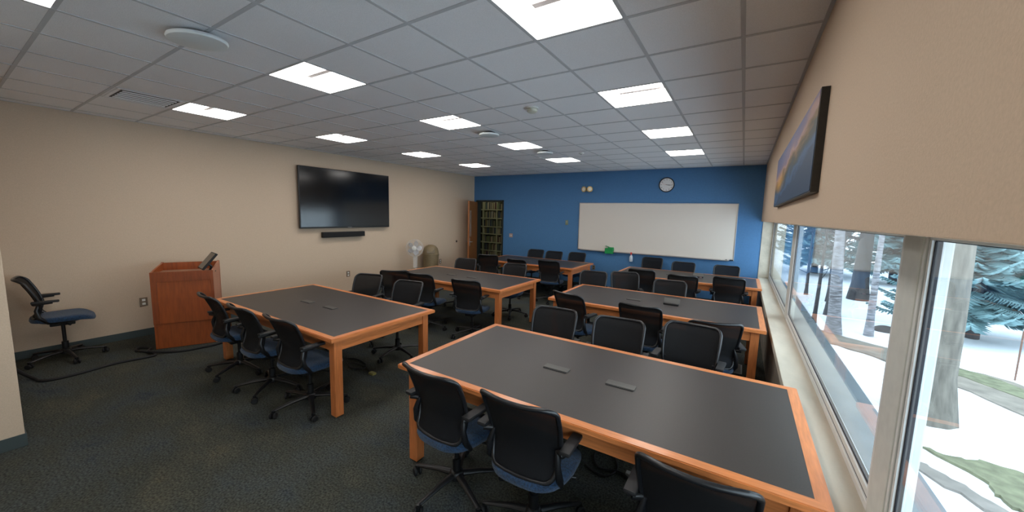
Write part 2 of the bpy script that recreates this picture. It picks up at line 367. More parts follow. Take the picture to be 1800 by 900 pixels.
# ------------------------------------------------------------------ tables
def ring_prism(bm, a, b, wd, z0, z1, side):
    x0, x1, y0, y1 = a
    q = {'s': [(x0, y0), (x1, y0), (x1-wd, y0+wd), (x0+wd, y0+wd)], 'n': [(x1, y1), (x0, y1), (x0+wd, y1-wd), (x1-wd, y1-wd)],
         'w': [(x0, y1), (x0, y0), (x0+wd, y0+wd), (x0+wd, y1-wd)], 'e': [(x1, y0), (x1, y1), (x1-wd, y1-wd), (x1-wd, y0+wd)]}[side]
    prism(bm, q, z0, z1)
TL_, TW_ = 2.475, 1.265
def table_proto():
    t = thing('study_table', 'x', 'table', (0, 0, 0), 0, 'long library tables')
    a = (0, TL_, 0, TW_); wd = .058
    bm = B(); box(bm, wd, TL_-wd, wd, TW_-wd, TZ-.035, TZ-.0005); obj('tabletop', bm, M_lam, t)
    for s, m in (('s', M_wood), ('n', M_wood), ('w', M_woody), ('e', M_woody)):
        bm = B(); ring_prism(bm, a, None, wd, TZ-.036, TZ, s)
        es = [e for e in bm.edges if abs(e.calc_length() - (TL_ if s in 'sn' else TW_)) < 1e-3]
        bmesh.ops.bevel(bm, geom=es, offset=.005, segments=2, affect='EDGES')
        obj('edge_band', bm, m, t)
    i = .055; lg = .078
    for (x0, x1, y0, y1, m) in ((i+lg, TL_-i-lg, i+.012, i+.036, M_wood), (i+lg, TL_-i-lg, TW_-i-.036, TW_-i-.012, M_wood), (i+.012, i+.036, i+lg, TW_-i-lg, M_woody), (TL_-i-.036, TL_-i-.012, i+lg, TW_-i-lg, M_woody)):
        bm = B(); box(bm, x0, x1, y0, y1, TZ-.146, TZ-.036, .002); obj('apron', bm, m, t)
    for x in (i, TL_-i-lg):
        for y in (i, TW_-i-lg):
            bm = B(); box(bm, x, x+lg, y, y+lg, 0.012, TZ-.036, .004); lgo = obj('leg', bm, M_woodz, t)
            bm = B(); box(bm, x+.012, x+lg-.012, y+.012, y+lg-.012, 0, .012); obj('foot', bm, M_blk, lgo)
    return t
def power_hatch(t, cx, cy, open_=False, sockets=False):
    bm = B()
    if not open_:
        box(bm, cx-.095, cx+.095, cy-.034, cy+.034, TZ, TZ+.007, .003)
        bm2 = B(); box(bm2, cx-.09, cx+.09, cy-.046, cy-.0345, TZ, TZ+.003); obj('hatch_slot', bm2, M_blkd, t)
    else:
        M = Matrix.Translation((cx, cy+.03, TZ)) @ Matrix.Rotation(math.radians(-28), 4, 'X')
        box(bm, -.095, .095, -.006, .006, 0, .085, .004, M)
        bm2 = B(); box(bm2, cx-.09, cx+.09, cy-.03, cy+.022, TZ, TZ+.022, .003); h = obj('socket_block', bm2, M_blk, t)
        if sockets:
            for dx in (-.05, .05):
                bm3 = B(); box(bm3, cx+dx-.02, cx+dx+.02, cy-.035, cy-.029, TZ+.003, TZ+.019, .002); obj('socket', bm3, mat('socket_face', (150, 120, 122), .5), h)
    obj('power_hatch', bm, mat('hatch_plate', (74, 72, 68), .4), t)
tp = table_proto()
TABLES = [(-.825, -.475, 'large near table beside the window with two closed power flaps, cut by the frame', (0, 0)),
          (-4.16, -.46, 'dark topped wooden table closest to the lectern and wall television', (0, 0)),
          (-4.15, 2.145, 'dark topped wooden table in front of the pedestal fan', (0, 0)),
          (-4.19, 4.95, 'dark topped wooden table nearest the open door', (0, 0)),
          (-.93, 2.205, 'dark topped wooden table by the window with one raised grey power flap', (0, 1)),
          (-.875, 4.95, 'dark topped wooden table in front of the whiteboard with an open socket box', (0, 2))]
copies = [copy_tree(tp) for _ in TABLES[1:]]
for o, (x, y, l, pw) in zip([tp]+copies, TABLES):
    o.location = (x, y, 0); o['label'] = l
    power_hatch(o, TL_/2-.235, TW_/2-.02, pw[0] > 0); power_hatch(o, TL_/2+.235, TW_/2-.02, pw[1] > 0, pw[1] == 2)

# ------------------------------------------------------------------ office chairs
def back_y(x, z):
    # profile of the backrest: lumbar bulge, curl backward at the top, wings curving forward
    if z < .62: y = -.215 + .035*math.sin((z-.48)/.14*PI/2)
    elif z < .86: y = -.18 - .085*((z-.62)/.24)**1.3
    else: y = -.265 - .06*((z-.86)/.08)**1.5
    return y + .95*x*x
def half_w(z):
    z0, z1 = .475, .94
    t = (z-z0)/(z1-z0)
    return .186 + .040*math.sin(min(1, max(0, t))*PI*.60) 
def chair_proto():
    t = thing('office_chair', 'x', 'chair', (0, 0, 0), 0, None)
    # seat
    bm = B(); n = 32
    def sup(a, b, k=3.2):
        return [(a*math.copysign(abs(math.cos(q))**(2/k), math.cos(q)), b*math.copysign(abs(math.sin(q))**(2/k), math.sin(q))) for q in (2*PI*i/n for i in range(n))]
    layers = [(.0, .0, .480), (.10, .10, .480), (.17, .175, .479), (.222, .23, .474), (.242, .252, .460), (.246, .257, .440), (.238, .248, .418), (.20, .20, .405), (.0, .0, .405)]
    rings = []; SY = .012
    for a, b, z in layers:
        if a == 0: rings.append([bm.verts.new((0, SY, z))]); continue
        ring = []
        for x, y in sup(a, b):
            drop = .035*max(0, (y-.10)/.13)**2 if y > .1 else 0
            dish = -.010*(1-(x/.24)**2) if z > .46 else 0
            ring.append(bm.verts.new((x*(1-.10*max(0, -y)/.23), y+SY, z-drop+dish+.010)))
        rings.append(ring)
    for A, C in zip(rings, rings[1:]):
        for j in range(n):
            if len(A) == 1: bm.faces.new((A[0], C[j], C[(j+1) % n]))
            elif len(C) == 1: bm.faces.new((A[(j+1) % n], A[j], C[0]))
            else: bm.faces.new((A[(j+1) % n], A[j], C[j], C[(j+1) % n]))
    seat = obj('seat', bm, M_fabric, t, 50)
    bm = B(); lathe(bm, [(.0, .385), (.15, .388), (.185, .402), (.18, .412), (0, .412)], n=28); obj('seat_pan', bm, M_blk, seat, 40)
    # back frame
    pts = []
    z0, z1, rc = .475, .94, .052
    def corner(cx, cz, a0, a1, k=5): return [(cx+rc*math.cos(a0+(a1-a0)*i/k), cz+rc*math.sin(a0+(a1-a0)*i/k)) for i in range(k+1)]
    wB, wT = half_w(z0+.05), half_w(z1-.05)
    out = []
    out += corner(wT-rc, z1-rc, 0, PI/2) + [(x, z1-.004*(1-(x/.16)**2)) for x in (.1, .05, 0, -.05, -.1)] + corner(-(wT-rc), z1-rc, PI/2, PI)
    out += [(-half_w(z), z) for z in (.83, .78, .73, .68, .63, .58, .55)]
    out += corner(-(wB-rc), z0+rc, PI, 1.5*PI) + [(x, z0) for x in (-.08, 0, .08)] + corner(wB-rc, z0+rc, 1.5*PI, 2*PI)
    out += [(half_w(z), z) for z in (.55, .58, .63, .68, .73, .78, .83)]
    loop = [(x, back_y(x, z), z) for x, z in out]
    bm = B(); tube(bm, loop, .0135, 8, closed=True); fr = obj('backrest', bm, M_frame, t, 60)
    bm = B(); NZ, NX = 18, 12; grid = []
    for a in range(NZ+1):
        z = z0+.006 + (z1-z0-.012)*a/NZ
        hw = half_w(z)-.004
        dzc = min(z-z0, z1-z)
        if dzc < rc: hw = hw - rc + math.sqrt(max(0, rc*rc-(rc-dzc)**2))
        grid.append([bm.verts.new((hw*(2*b/NX-1), back_y(hw*(2*b/NX-1), z)-.001, z)) for b in range(NX+1)])
    for a in range(NZ):
        for b in range(NX): bm.faces.new((grid[a][b], grid[a][b+1], grid[a+1][b+1], grid[a+1][b]))
    obj('back_mesh', bm, M_mesh, fr, 80)
    bm = B()
    for s in (-1, 1):
        tube(bm, [(s*.198, back_y(.198, .66), .66), (s*.214, -.175, .58), (s*.222, -.16, .50), (s*.205, -.10, .425), (s*.12, -.02, .395), (s*.04, 0, .39)], [.014, .018, .02, .02, .018, .016], 8)
    obj('back_support', bm, M_frame, t, 50)
    for s in (-1, 1):
        bm = B(); tube(bm, [(s*.21, back_y(.2, .66)-.005, .655), (s*.24, -.185, .662), (s*.254, -.15, .668), (s*.256, -.05, .670)], [.016, .018, .018, .014], 8)
        ar = obj('armrest', bm, M_blk, t, 50)
        bm = B(); box(bm, s*.256-.030, s*.256+.030, -.205, .0, .672, .696, .010); obj('arm_pad', bm, M_pad, ar, 50)
    bm = B(); box(bm, -.075, .075, -.10, .10, .345, .402, .012); tube(bm, [(.07, .03, .375), (.2, .04, .385), (.235, .06, .38)], [.007, .007, .011]); tube(bm, [(-.07, -.03, .375), (-.2, -.02, .38)], [.008, .012]); obj('tilt_mechanism', bm, M_blk, t, 40)
    bm = B(); lathe(bm, [(.0, .33), (.014, .33), (.014, .355), (0, .355)], n=12); lathe(bm, [(.017, .12), (.017, .35), (0, .35)], n=16); obj('piston', bm, M_blk, t, 40)
    bm = B(); lathe(bm, [(.034, .09), (.034, .10), (.029, .105), (.029, .22), (.018, .225)], n=16); obj('gas_column', bm, M_blk, t, 40)
    bm = B(); lathe(bm, [(.032, .07), (.05, .075), (.055, .10), (.045, .125), (.032, .135)], n=20); hub = obj('base_hub', bm, M_blk, t, 40)
    for k in range(5):
        a = 2*PI*k/5 + .3; c, s_ = math.cos(a), math.sin(a)
        bm = B(); tube(bm, [(c*.04, s_*.04, .105), (c*.15, s_*.15, .098), (c*.28, s_*.28, .078), (c*.318, s_*.318, .072)], [.027, .022, .017, .016], 8, flat=.75)
        lathe(bm, [(.015, .058), (.017, .065), (.017, .078), (0, .084)], (c*.318, s_*.318, 0), 12)
        lg = obj('leg', bm, M_blk, t, 45)
        bm = B(); cx, cy = c*.322, s_*.322; b = a + k*1.3
        Mx = Matrix.Translation((cx, cy, .0285)) @ Matrix.Rotation(b, 4, 'Z') @ Matrix.Rotation(PI/2, 4, 'X')
        for q in (-.018, .018): lathe(bm, [(0, -.009), (.024, -.009), (.0285, -.004), (.0285, .004), (.024, .009), (0, .009)], (0, 0, q), 16, Mx)
        tube(bm, [(cx, cy, .02), (cx, cy, .06)], .007, 6)
        obj('caster', bm, M_blkd, lg, 40)
    return t
cp = chair_proto(); cp['category'] = 'chair'
G = {'a': 'chairs on the camera side of the table near the lectern', 'b': 'chairs on the far side of the table near the lectern', 'c': 'chairs on the camera side of the table before the fan', 'd': 'chairs behind the table before the fan',
     'e': 'chairs on the camera side of the table by the open door', 'f': 'chairs between the door table and the blue wall', 'g': 'chairs on the camera side of the nearest table', 'h': 'chairs behind the nearest table',
     'i': 'chairs on the camera side of the middle window table', 'j': 'chairs behind the middle window table', 'k': 'chairs on the camera side of the whiteboard table', 'l': 'chairs between the whiteboard table and the whiteboard'}
# (x, y) of the column, facing angle, base angle, group, label
CH = [
 (-3.60, -.42, -4, 'a', 'black office chair at the lectern end of the row of three by the lectern table'),
 (-2.83, -.43, -2, 'a', 'black office chair in the middle of the row of three by the lectern table'),
 (-2.16, -.40, 0, 'a', 'black office chair beside the near corner leg of the lectern table'),
 (-3.33, .96, 196, 'b', 'black office chair behind the lectern table, the one closer to the beige wall'),
 (-2.50, .95, 190, 'b', 'black office chair behind the lectern table, its base seen below the tabletop'),
 (-3.62, 1.93, 38, 'c', 'black office chair showing its square back, nearest the beige wall before the fan table'),
 (-3.00, 2.03, 10, 'c', 'black office chair in the middle of three before the fan table'),
 (-2.19, 2.14, 13, 'c', 'black office chair standing alone before the fan table near its corner leg'),
 (-3.50, 3.44, 196, 'd', 'black office chair behind the fan table, the one closer to the waste bin'),
 (-2.33, 3.46, 192, 'd', 'black office chair behind the fan table with its base seen between the end legs'),
 (-3.83, 4.88, 26, 'e', 'black office chair before the open doorway with bookshelves'),
 (-3.01, 4.98, 4, 'e', 'black office chair in the middle before the door table'),
 (-2.20, 4.93, 8, 'e', 'black office chair before the door table near its window side end'),
 (-3.45, 6.30, 183, 'f', 'black office chair against the blue wall beyond the door table, nearest the doorway'),
 (-2.87, 6.22, 182, 'f', 'black office chair against the blue wall beyond the door table, middle of three'),
 (-2.30, 6.38, 180, 'f', 'black office chair against the blue wall beyond the door table, nearest the whiteboard'),
 (-.285, -.435, -3, 'g', 'black office chair by the open end of the nearest table, with blue seat'),
 (.315, -.425, 2, 'g', 'black office chair with bright blue seat in the middle of the nearest row'),
 (1.17, -.44, 0, 'g', 'large looking black office chair back cut by the bottom edge near the window'),
 (-.27, .84, 185, 'h', 'black office chair behind the nearest table, farthest from the window'),
 (.37, .86, 184, 'h', 'black office chair behind the nearest table, in the middle'),
 (.93, 1.07, 176, 'h', 'black office chair behind the nearest table, the one nearest the window'),
 (-.46, 2.17, -16, 'i', 'black office chair turned a little with its blue seat showing, before the middle window table'),
 (.37, 2.10, -2, 'i', 'black office chair in the middle before the middle window table'),
 (1.05, 1.86, 14, 'i', 'black office chair half hidden behind another, beside the window table leg'),
 (-.83, 3.56, 186, 'j', 'black office chair behind the middle window table, at its aisle end'),
 (-.31, 3.86, 202, 'j', 'black office chair standing back between the two far window tables'),
 (.40, 3.46, 184, 'j', 'black office chair behind the middle window table, in front of its raised flap'),
 (-.28, 4.94, 4, 'k', 'black office chair at the aisle end before the whiteboard table'),
 (.45, 4.72, 2, 'k', 'black office chair in the middle before the whiteboard table'),
 (1.13, 5.00, 0, 'k', 'black office chair before the whiteboard table beside the window sill'),
 (-.50, 6.62, 180, 'l', 'dark green tinged office chair just below the whiteboard, beside the spray bottle'),
 (.22, 6.19, 178, 'l', 'black office chair below the whiteboard, middle of three'),
 (1.03, 6.17, 178, 'l', 'black office chair below the whiteboard corner nearest the window'),
 (-5.63, -1.46, -8, None, 'black office chair with blue seat alone against the beige wall'),
]
rc_ = random.Random(11)
SPIN = {}
SEATDZ = {(1.17, -.44): -.04, (-3.01, 4.98): -.05, (-2.19, 2.14): -.02}
chs = [copy_tree(cp) for _ in CH[1:]]
for o, (x, y, a, g_, l) in zip([cp]+chs, CH):
    o.location = (x, y, 0); o.rotation_euler = (0, 0, math.radians(a)); o['label'] = l
    if g_: o['group'] = G[g_]
    spin = SPIN.get(l[:60], rc_.uniform(-.6, .6))
    for c in o.children:
        if c.name.startswith(('leg', 'base_hub')): c.rotation_euler = (0, 0, spin)
        elif not c.name.startswith('gas_column'): c.location = (0, 0, .085 if g_ is None else SEATDZ.get((x, y), 0))      # seat heights differ a little

# ------------------------------------------------------------------ lectern with tablet stand
lx = Vector((-4.855, -.215)); d_ = Vector((-.447, -.894))
lt = thing('lectern', 'reddish wooden lectern on wheels less base standing by the beige wall', 'lectern', (-4.995, -.49, 0), math.atan2(.894, .447))
lt['label'] = 'reddish wooden lectern standing by the beige wall with a tilted screen on top'
# local: x along the front panel (width), y away from the audience (+y is toward the wall), front at y=0
LW, LD = .64, .56
bm = B(); box(bm, -LW/2, -LW/2+.06, 0, .02, .34, 1.03, .002); box(bm, LW/2-.03, LW/2, 0, .02, .34, 1.03, .002); box(bm, -LW/2+.06, LW/2-.03, 0, .02, .90, 1.03, .002)
obj('front_frame', bm, mat('cherry_stile', (134, 64, 24), .42, noise_s=5, noise_amt=.2, stretch=(8, 8, 1), coat=.2), lt)
bm = B(); box(bm, -LW/2+.06, LW/2-.03, .010, .022, .34, .90, .002); obj('front_panel', bm, M_cherry, lt)
bm = B(); box(bm, -LW/2+.02, LW/2-.02, .025, .045, 0.005, .35, .002); obj('lower_panel', bm, M_cherry, lt)
for s in (-1, 1):
    bm = B(); x0, x1 = (s*LW/2-.02, s*LW/2) if s > 0 else (s*LW/2, s*LW/2+.02)
    v = [(0.02, 0.005), (LD, 0.005), (LD, 1.09), (0.02, 1.03)]
    Mx = Matrix(((0, 0, 1, 0), (1, 0, 0, 0), (0, 1, 0, 0), (0, 0, 0, 1)))
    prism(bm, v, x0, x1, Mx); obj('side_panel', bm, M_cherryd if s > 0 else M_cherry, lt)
    bm = B(); box(bm, x0-.004, x1+.004, LD-.0, LD+.02, .005, 1.095, .002); obj('edge_band', bm, M_cherry, lt)
bm = B(); box(bm, -LW/2+.02, LW/2-.02, LD-.02, LD, .55, 1.09, .002); obj('back_rail', bm, M_cherry, lt)
bm = B(); box(bm, -LW/2+.02, LW/2-.02, .04, LD-.02, .965, .985); obj('top_shelf', bm, mat('worn_veneer', (150, 112, 88), .5, noise_s=6, noise_amt=.15), lt)
bm = B(); box(bm, -LW/2+.02, LW/2-.02, .045, LD-.02, .30, .32); obj('shelf', bm, M_cherry, lt)
tb = thing('touch_screen', 'dark tilted control screen on a small stand on top of the lectern', 'screen', (-5.06, -.20, .985), math.radians(-8))
Mx = Matrix.Translation((0, .0, .13)) @ Matrix.Rotation(math.radians(-38), 4, 'X')
bm = B(); box(bm, -.14, .14, -.014, .014, -.11, .16, .006, Mx); obj('display', bm, M_blkd, tb)
bm = B(); box(bm, -.13, .13, -.0155, -.0138, -.10, .15, 0, Mx); obj('screen_glass', bm, mat('dark_glass', (12, 13, 16), .12), tb)
bm = B(); tube(bm, [(0, .03, .006), (0, .05, .07), (0, .01, .12)], .015); lathe(bm, [(.07, 0), (.07, .01), (.02, .016)], (0, .03, 0)); obj('stand', bm, M_blk, tb)

# ------------------------------------------------------------------ television and sound bar
tv = thing('television', 'large black wall mounted television on the beige wall', 'television', (-5.90, 2.60, 1.515))
bm = B(); box(bm, -.045, 0, -1.045, 1.045, 0, 1.195, .008); obj('casing', bm, M_blk, tv)
bm = B(); box(bm, .0005, .003, -1.03, 1.03, .03, 1.18); obj('screen', bm, mat('tv_screen', (7, 8, 11), .13, spec=.6), tv)
bm = B(); box(bm, .0, .006, -.045, .045, .008, .018); obj('badge', bm, M_grey, tv)
bm = B(); box(bm, -.10, -.045, -.3, .3, .3, .8); obj('wall_mount', bm, M_blkd, tv)
sb = thing('sound_bar', 'black sound bar mounted under the television', 'sound bar', (-5.9, 2.49, 1.32))
bm = B(); box(bm, -.08, 0, -.485, .485, 0, .112, .012); obj('cabinet', bm, M_blkd, sb)
bm = B(); box(bm, .0, .003, -.47, .47, .01, .10); obj('grille', bm, mat('speaker_cloth', (22, 22, 24), .9, noise_s=400, noise_amt=.5), sb)
bm = B(); box(bm, -.103, -.08, -.1, .1, .02, .09); obj('bracket', bm, M_blk, sb)

# ------------------------------------------------------------------ whiteboard and what hangs on the blue wall
wbd = thing('whiteboard', 'wide whiteboard with thin metal frame on the blue wall', 'whiteboard', (-.66, YB, 1.0))
bm = B(); box(bm, -1.79, 1.79, -.022, -.004, .01, 1.225); obj('writing_surface', bm, M_board, wbd)
bm = B(); 
for a in ((-1.80, 1.80, -.03, 0, 0, .018), (-1.80, 1.80, -.03, 0, 1.217, 1.235), (-1.80, -1.782, -.03, 0, .018, 1.217), (1.782, 1.80, -.03, 0, .018, 1.217)): box(bm, *a, .002)
obj('frame', bm, M_chrome, wbd)
bm = B(); box(bm, -1.7, 1.7, -.095, -.03, -.006, .006, .002); box(bm, -1.7, 1.7, -.095, -.09, .006, .016, .002); obj('marker_tray', bm, M_chrome, wbd)
for x, l, c in ((.93, 'black marker lying at the window end of the whiteboard tray', (30, 30, 34)), (1.0, 'blue marker lying on the whiteboard tray between two others', (40, 70, 140))):
    mk = thing('marker_pen', l, 'marker', (x+.02, YB-.06, 1.0165), 0, 'markers on the whiteboard tray')
    bm = B(); tube(bm, [(-.055, 0, 0), (.035, 0, 0)], .0095, 10); obj('barrel', bm, M_white, mk)
    bm = B(); tube(bm, [(.035, 0, 0), (.062, 0, 0)], .0105, 10); obj('cap', bm, mat('cap_%d' % c[0], c, .4), mk)
er = thing('board_eraser', 'dark felt eraser at the very end of the whiteboard tray', 'eraser', (1.10, YB-.06, 1.006)); bm = B(); box(bm, -.03, .03, -.02, .02, 0, .02, .003); obj('felt', bm, M_blkd, er); bm = B(); box(bm, -.03, .03, -.02, .02, .02, .03, .003); obj('grip', bm, M_grey, er)
gb = thing('wipes_box', 'bright green box of wipes hanging at the whiteboard tray', 'box', (-1.585, YB-.06, .955))
M_grn = mat('green_card', (18, 140, 72), .5)
bm = B(); box(bm, -.105, .105, -.055, .05, 0, .135, .004); obj('carton', bm, M_grn, gb)
bm = B(); box(bm, -.11, -.02, -.058, .052, .135, .139, 0, Matrix.Translation((-.03, 0, .03)) @ Matrix.Rotation(.25, 4, 'Y')); box(bm, -.04, .10, -.02, .045, .13, .16, .008); obj('flap', bm, M_grn, gb)
sp = thing('spray_bottle', 'clear spray bottle with red trigger hanging from the whiteboard tray', 'spray bottle', (-1.03, YB-.075, .80))
bm = B(); lathe(bm, [(0, 0), (.038, 0), (.042, .01), (.042, .09), (.036, .125), (.018, .155), (.014, .175), (0, .175)], n=18); obj('bottle', bm, mat('milky_plastic', (206, 214, 222), .3), sp, 40)
bm = B(); lathe(bm, [(.017, .172), (.017, .195), (0, .195)], n=12); box(bm, -.016, .016, -.05, .03, .195, .228, .005); tube(bm, [(0, -.03, .2), (0, -.045, .17), (0, -.035, .155)], .006); obj('trigger', bm, mat('red_plastic', (214, 60, 42), .4), sp)

ck = thing('wall_clock', 'round white faced wall clock with black rim above the whiteboard', 'clock', (-.335, YB, 2.66))
Mw = Matrix.Rotation(PI/2, 4, 'X')
bm = B(); lathe(bm, [(.168, 0), (.172, .03), (.166, .042), (.155, .042), (.150, .03), (.150, .022), (0, .022)], n=48, M=Mw); obj('rim', bm, M_blk, ck, 40)
bm = B(); lathe(bm, [(.151, .0225), (.151, .025), (0, .025)], n=48, M=Mw); obj('dial', bm, mat('dial_white', (232, 230, 228), .5), ck)
for h in range(1, 13):
    cu = bpy.data.curves.new('numeral', 'FONT'); cu.body = str(h); cu.size = .042; cu.align_x = 'CENTER'; cu.align_y = 'CENTER'; cu.extrude = .0006; cu.materials.append(M_blk)
    tmp = bpy.data.objects.new('numeral', cu); COL.objects.link(tmp); bpy.context.view_layer.update()
    me = bpy.data.meshes.new_from_object(tmp.evaluated_get(bpy.context.evaluated_depsgraph_get())); bpy.data.objects.remove(tmp)
    o = bpy.data.objects.new('numeral', me); COL.objects.link(o); o.parent = ck
    a = PI/2 - h*PI/6; o.location = (.121*math.cos(a), -.0262, .121*math.sin(a)); o.rotation_euler = (PI/2, 0, 0)
def hand(name, ang, ln, wd, m, y):
    bm = B(); a = math.radians(90-ang); Mx = Matrix.Translation((0, y, 0)) @ Matrix.Rotation(-a, 4, 'Y')
    box(bm, -.02, ln, -.0008, .0008, -wd, wd, 0, Mx); obj(name, bm, m, ck)
hand('hour_hand', 98, .075, .005, M_blk, -.0285); hand('minute_hand', 95, .118, .0035, M_blk, -.0305); hand('second_hand', 285, .11, .0012, mat('red_plastic', (214, 60, 42), .4), -.0325)

el = thing('emergency_light', 'brass toned twin head emergency light on the blue wall', 'emergency light', (-2.25, YB, 2.58))
M_brass = mat('brass_tone', (176, 150, 96), .3, metal=.7)
bm = B(); box(bm, -.06, .06, -.035, 0, -.045, .045, .006); obj('back_box', bm, mat('box_beige', (170, 160, 130), .5), el)
for s in (-1, 1):
    bm = B(); Mx = Matrix.Translation((s*.078, -.09, 0)) @ Matrix.Rotation(s*.25, 4, 'Z') @ Mw
    lathe(bm, [(0, -.06), (.03, -.055), (.06, -.02), (.072, .015), (.072, .022), (.064, .022)], n=24, M=Mx); tube(bm, [(s*.03, -.03, 0), (s*.07, -.05, 0)], .01); hd = obj('lamp_head', bm, M_brass, el, 40)
    bm = B(); lathe(bm, [(.064, .018), (.04, .024), (0, .026)], n=24, M=Mx); obj('lens', bm, mat('clear_lens', (225, 222, 210), .15), hd, 40)
def plate(name, label, cat, x, z, w_, h_, m, onx=None, slots=None, md=None):
    t_ = thing(name, label, cat, (x, YB, z) if onx is None else (onx, x, z), 0 if onx is None else PI/2)
    bm = B(); box(bm, -w_/2, w_/2, -.008, 0, -h_/2, h_/2, .003); obj('cover_plate', bm, m, t_)
    for (a, b, c, d) in slots or []:
        bm = B(); box(bm, a-c/2, a+c/2, -.013, -.008, b-d/2, b+d/2, .002); obj('insert', bm, md or M_white, t_)
    return t_
M_steelp = mat('brown_steel_plate', (120, 104, 86), .45)
plate('light_switch', 'small pinkish light switch plate on the blue wall beside the doorway', 'light switch', -4.60, 1.26, .12, .115, mat('pinkish_plate', (176, 150, 140), .5), slots=[(-.025, 0, .018, .04), (.025, 0, .018, .04)])
plate('thermostat', 'small greenish thermostat on the blue wall between doorway and whiteboard', 'thermostat', -2.815, 1.70, .08, .13, mat('thermostat_body', (122, 132, 106), .5), slots=[(0, .02, .04, .03)], md=M_grey)
plate('wall_outlet', 'dark outlet plate low on the blue wall beyond the door table', 'outlet', -2.0, .55, .085, .12, M_steelp, slots=[(0, .025, .034, .03), (0, -.025, .034, .03)], md=M_blk)
for y, z, l in ((-.66, .50, 'outlet plate on the beige wall between the lone chair and the lectern'), (2.60, .50, 'outlet plate on the beige wall under the television'), (5.50, .50, 'outlet plate on the beige wall beside the waste bin')):
    plate('wall_outlet', l, 'outlet', y, z, .085, .125, M_steelp, onx=XL, slots=[(0, .027, .036, .032), (0, -.027, .036, .032)])
ds = thing('door_stop', 'small dark round door bumper on the beige wall', 'door stop', (XL, 6.2, 1.04))
bm = B(); lathe(bm, [(.03, 0), (.03, .01), (.02, .02), (0, .024)], M=Matrix.Rotation(PI/2, 4, 'Y')); obj('bumper', bm, mat('brown_rubber', (70, 52, 42), .6), ds)
bm = B(); lathe(bm, [(.036, 0), (.036, .004), (.03, .005)], M=Matrix.Rotation(PI/2, 4, 'Y')); obj('mounting_ring', bm, M_chrome, ds)

# ------------------------------------------------------------------ picture on the window wall
def picture_mat():
    m = bpy.data.materials.new('printed_landscape'); m.use_nodes = True; N = m.node_tree.nodes; L = m.node_tree.links; b = N['Principled BSDF']; b.inputs['Roughness'].default_value = .6
    t_ = N.new('ShaderNodeTexCoord'); s = N.new('ShaderNodeSeparateXYZ'); L.new(t_.outputs['Generated'], s.inputs[0])
    n = N.new('ShaderNodeTexNoise'); n.inputs['Scale'].default_value = 5.5; n.inputs['Detail'].default_value = 9; L.new(t_.outputs['Generated'], n.inputs['Vector'])
    def math_(op, a, b_=None):
        k = N.new('ShaderNodeMath'); k.operation = op
        for i, v in enumerate((a, b_)):
            if v is None: continue
            if isinstance(v, (int, float)): k.inputs[i].default_value = v
            else: L.new(v, k.inputs[i])
        return k.outputs[0]
    # skyline height follows the diagonal of the hill: z' = z - (slope*(1-y)) + noise
    h = math_('ADD', math_('SUBTRACT', s.outputs['Z'], math_('MULTIPLY', math_('SUBTRACT', 1.0, s.outputs['Y']), .42)), math_('MULTIPLY', math_('SUBTRACT', n.outputs['Fac'], .5), .5))
    r = N.new('ShaderNodeValToRGB'); e = r.color_ramp.elements; e[0].position = 0; e[0].color = (*lin((28, 60, 92)), 1); e[1].position = 1; e[1].color = (*lin((88, 96, 140)), 1)
    for p, c in ((.12, (52, 92, 132)), (.22, (40, 66, 84)), (.30, (62, 62, 50)), (.38, (128, 100, 60)), (.46, (176, 140, 130)), (.56, (128, 114, 140)), (.75, (100, 106, 148))):
        k = e.new(p); k.color = (*lin(c), 1)
    L.new(h, r.inputs[0])
    # sunlit glow painted in the picture at its far side
    dy = math_('SUBTRACT', s.outputs['Y'], .80); dz = math_('SUBTRACT', s.outputs['Z'], .45)
    q = math_('ADD', math_('MULTIPLY', dy, dy), math_('MULTIPLY', math_('MULTIPLY', dz, dz), .8))
    gl = math_('SUBTRACT', 1.0, math_('MULTIPLY', q, 22.)); gl2 = math_('MAXIMUM', gl, 0.0)
    mx = N.new('ShaderNodeMix'); mx.data_type = 'RGBA'; L.new(math_('MULTIPLY', gl2, n.outputs['Fac']), mx.inputs[0]); L.new(r.outputs[0], mx.inputs[6]); mx.inputs[7].default_value = (*lin((226, 168, 62)), 1)
    L.new(mx.outputs[2], b.inputs['Base Color']); return m
pc = thing('landscape_print', 'long framed landscape print with dark edge hung on the beige wall over the windows', 'picture', (XR, 1.55, 2.045))
bm = B(); box(bm, -.036, 0, -1.36, 1.36, 0, .52, .002); obj('frame', bm, mat('frame_dark', (38, 34, 28), .5, noise_s=60, noise_amt=.2), pc)
bm = B(); box(bm, -.0385, -.036, -1.352, 1.352, .008, .512); obj('printed_picture', bm, picture_mat(), pc)

# ------------------------------------------------------------------ things on the ceiling
def disc(label, x, y, r=.17, sx=1., rz=0.):
    t_ = thing('ceiling_speaker', label, 'ceiling device', (x, y, H), rz, 'oval white ceiling devices')
    bm = B(); lathe(bm, [(r*.96, -.055), (r, -.045), (r*.97, -.032), (r*.5, -.028)], n=40, sx=sx); lathe(bm, [(0, -.066), (r*.7, -.064), (r*.96, -.055)], n=40, sx=sx); obj('disc_cover', bm, mat('device_white', (214, 220, 220), .45), t_, 50)
    bm = B(); lathe(bm, [(r*.62, -.034), (r*.62, -.012), (r*.35, -.01), (r*.35, 0)], n=24, sx=sx); box(bm, -.05, .05, -.03, .03, -.02, 0, .003); obj('mount', bm, M_blkd, t_)
    bm = B(); tube(bm, [(-.05, .03, -.01), (-.02, .06, -.015), (.02, .05, -.01), (.04, .08, 0)], .004, 6); obj('cable_end', bm, M_white, t_)
disc('large oval white device on the ceiling above the lectern table', -1.93, -1.18, .145, 1.25, .5)
disc('oval black topped device on the ceiling before the middle light row', -1.88, 2.08, .13, 1.1, .5)
